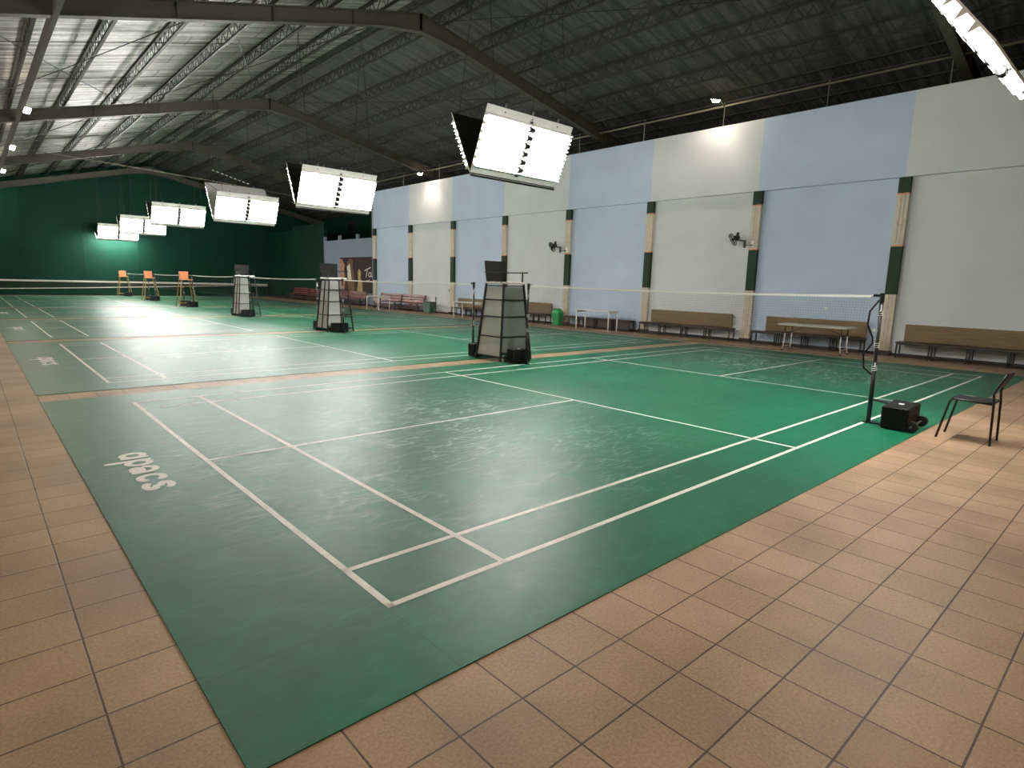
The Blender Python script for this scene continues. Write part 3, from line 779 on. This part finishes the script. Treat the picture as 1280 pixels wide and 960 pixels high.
def vlight(loc, d1, d2, h1, h2, lab, back='steel_dark', both=True):
    r = empty('tube_light', loc, lab, 'hanging light', 'V-shaped hanging tube lights')
    if both: light_panel(r, -1, d1, h1)
    light_panel(r, 1, d2, h2, back, .17 if both else .05)
    if both: MB().tube([(-LP / 2, -.005, -.02), (LP / 2, -.005, -.02)], .018, 6).build('hinge_rail', M['steel_dark'], r, False, True)
    for x in (-LP / 2 + .06, LP / 2 - .06):
        MB().tube([(x, -d1, h1), (x, d2, h2)], .01, 6).build('spreader_bar', M['steel_dark'], r, False, True)
    for x in (-.95, .95):
        xx = loc[0] + x; zt_ = zr(xx) - .3 - loc[2]
        MB().tube([(x, -d1, h1), (x, -.05, zt_)], .007, 5).tube([(x, d2, h2), (x, -.05, zt_)], .007, 5).build('hanger_cable', M['steel_dark'], r, False, True)
    return r
vlight((7.07, 7.0, 3.61), .5, .62, 1.17, 1.2, 'V-shaped hanging tube light over the tile strip between the first and second courts')
vlight((6.9, 14.75, 3.54), .55, .6, 1.1, 1.3, 'V-shaped hanging tube light over the tile strip between the second and third courts')
vlight((6.95, 22.55, 3.6), .6, .9, 1.05, 1.5, 'V-shaped hanging tube light with raised back board between the third and fourth courts', 'panel')
vlight((6.42, 30.35, 3.83), .6, .6, 1.0, 1.1, 'V-shaped hanging tube light over the strip between the fourth and fifth courts')
vlight((6.45, 38.15, 3.76), .6, .6, 1.0, 1.05, 'V-shaped hanging tube light over the strip between the fifth and sixth courts')
vlight((6.42, 45.6, 3.7), .6, 1.0, 1.0, .55, 'V-shaped hanging tube light beside the dark green back wall')
vlight((6.35, -1.02, 3.68), .1, .77, 1.12, 1.0, 'single-sided hanging tube light seen edge-on above the beige tiles by the lone chair', 'steel_dark', False)
# loose row of small bulbs above the third light
r = empty('bulb_row', (6.9, 23.6, 5.5), 'slanting row of small bulbs hung above the third tube light', 'bulb row')
a, b = Vector((6.08, 23.5, 5.62)), Vector((7.52, 23.5, 5.24))
MB().tube([a, b], .01, 5).build('batten', M['steel_dark'], r)
for k in range(9): q = a.lerp(b, (k + .5) / 9); MB().tube([q - (b - a) * .03, q + (b - a) * .03], .016, 6).build('bulb', M['white'], r)
MB().tube([a, (6.08, 23.5, zr(6.08) - .3)], .006, 4).tube([b, (7.52, 23.5, zr(7.52) - .3)], .006, 4).build('hanger_cable', M['steel_dark'], r)

# ------------------------------------------------------------------ small floodlights
def spot(loc, target, power, angle, col=(1, .85, .66), size=.06):
    l = bpy.data.lights.new('flood_beam', 'SPOT'); l.energy = power; l.spot_size = math.radians(angle); l.spot_blend = .6; l.color = col; l.shadow_soft_size = size
    o = bpy.data.objects.new('flood_beam', l); C.objects.link(o); o.location = loc
    o.rotation_euler = (Vector(target) - Vector(loc)).to_track_quat('-Z', 'Y').to_euler()
    return o
def flood(loc, mount, target, power, lab, angle=120, col=(1, .85, .66), glow='lamp', grp='floodlights'):
    r = empty('floodlight', mount, lab, 'floodlight', grp)
    l, m, t = Vector(loc), Vector(mount), Vector(target)
    d = (t - l).normalized(); u = d.cross((0, 0, 1)).normalized(); v = u.cross(d)
    q = lambda a, b, c: l + u * a + v * b + d * c
    MB().hexa([q(-.1, -.07, -.07), q(.1, -.07, -.07), q(.1, .07, -.07), q(-.1, .07, -.07), q(-.14, -.11, .02), q(.14, -.11, .02), q(.14, .11, .02), q(-.14, .11, .02)]).build('housing', M['hub'], r)
    MB().hexa([q(-.12, -.09, .022), q(.12, -.09, .022), q(.12, .09, .022), q(-.12, .09, .022), q(-.07, -.05, .1), q(.07, -.05, .1), q(.07, .05, .1), q(-.07, .05, .1)]).build('lens', M[glow], r)
    MB().tube([m, (m + l) / 2 + Vector((0, 0, .05)), l - d * .06], .018, 6).build('arm', M['pipe'], r)
    o = spot(q(0, 0, .17), t, power, angle, col); o.parent = r; o.location = o.location - r.location
    return r
flood((15.2, 7.4, 7.0), (16.08, 7.6, 6.98), (16.0, 8.2, 4.2), 20, 'small warm floodlight on an arm above the white wall bay between the fan pillars', 110)
flood((15.2, 22.75, 6.68), (16.08, 22.4, 6.9), (16.0, 23.3, 4.2), 34, 'small bright floodlight above the far white wall bay', 110)
for y, w in ((21.8, 'by the second roof frame'), (29.4, 'between the second and third roof frames'), (37.2, 'beyond the third roof frame, before the green wall'), (5.5, 'added as fill above the near left aisle'), (-2.5, 'added as fill in the aisle behind the camera')):  # last two are unseen, added to brighten the floor near the camera
    flood((.44, y, 6.36), (.34, y + .1, 6.28), (2.4, y - 3.5, 3.0) if y > 10 else (.6, y - 2.5, 0), 60 if y > 10 else 110, 'small floodlight on the left tie beam ' + w, 120)
flood((-.1, 46.3, 6.0), (-.1, 46.95, 6.2), (-.1, 46.98, 4.2), 20, 'small floodlight on the green back wall near the left tie beam', 100)
# upward floods on the left wall, out of the picture, that light the roof foil
for k in range(12):
    y = 1 + 4 * k
    flood((-3.7, y, 4.6), (-4.0, y, 4.6), (1.5, y + 1.0, 8.0), 120, 'wall-mounted uplight high on the left wall aimed at the silver roof', 130, (1, .95, .88), 'lamp', 'uplights on the left wall')

# ------------------------------------------------------------------ world, camera, view
w = bpy.data.worlds.new('World'); bpy.context.scene.world = w; w.use_nodes = True
w.node_tree.nodes['Background'].inputs['Color'].default_value = (.02, .022, .025, 1); w.node_tree.nodes['Background'].inputs['Strength'].default_value = .3

cam = bpy.data.cameras.new('camera'); co = bpy.data.objects.new('camera', cam); C.objects.link(co)
f = 743.904
cam.sensor_width = 36; cam.lens = f * 36 / 1280; cam.clip_end = 200; cam.clip_start = .05
co.matrix_world = Matrix(((0.74164242, 0.09258289, -0.66437559, -1.373921), (-0.67027261, 0.14137791, -0.72852379, -2.352218), (0.02647920, 0.98561691, 0.16690763, 1.578188), (0, 0, 0, 1)))
bpy.context.scene.camera = co
vs = bpy.context.scene.view_settings
vs.view_transform = 'Standard'; vs.look = 'None'; vs.exposure = 1.25; vs.gamma = 1; vs.use_curve_mapping = False
cy = bpy.context.scene.cycles
cy.use_denoising = True; cy.max_bounces = 6; cy.diffuse_bounces = 4; cy.glossy_bounces = 3; cy.sample_clamp_indirect = 6
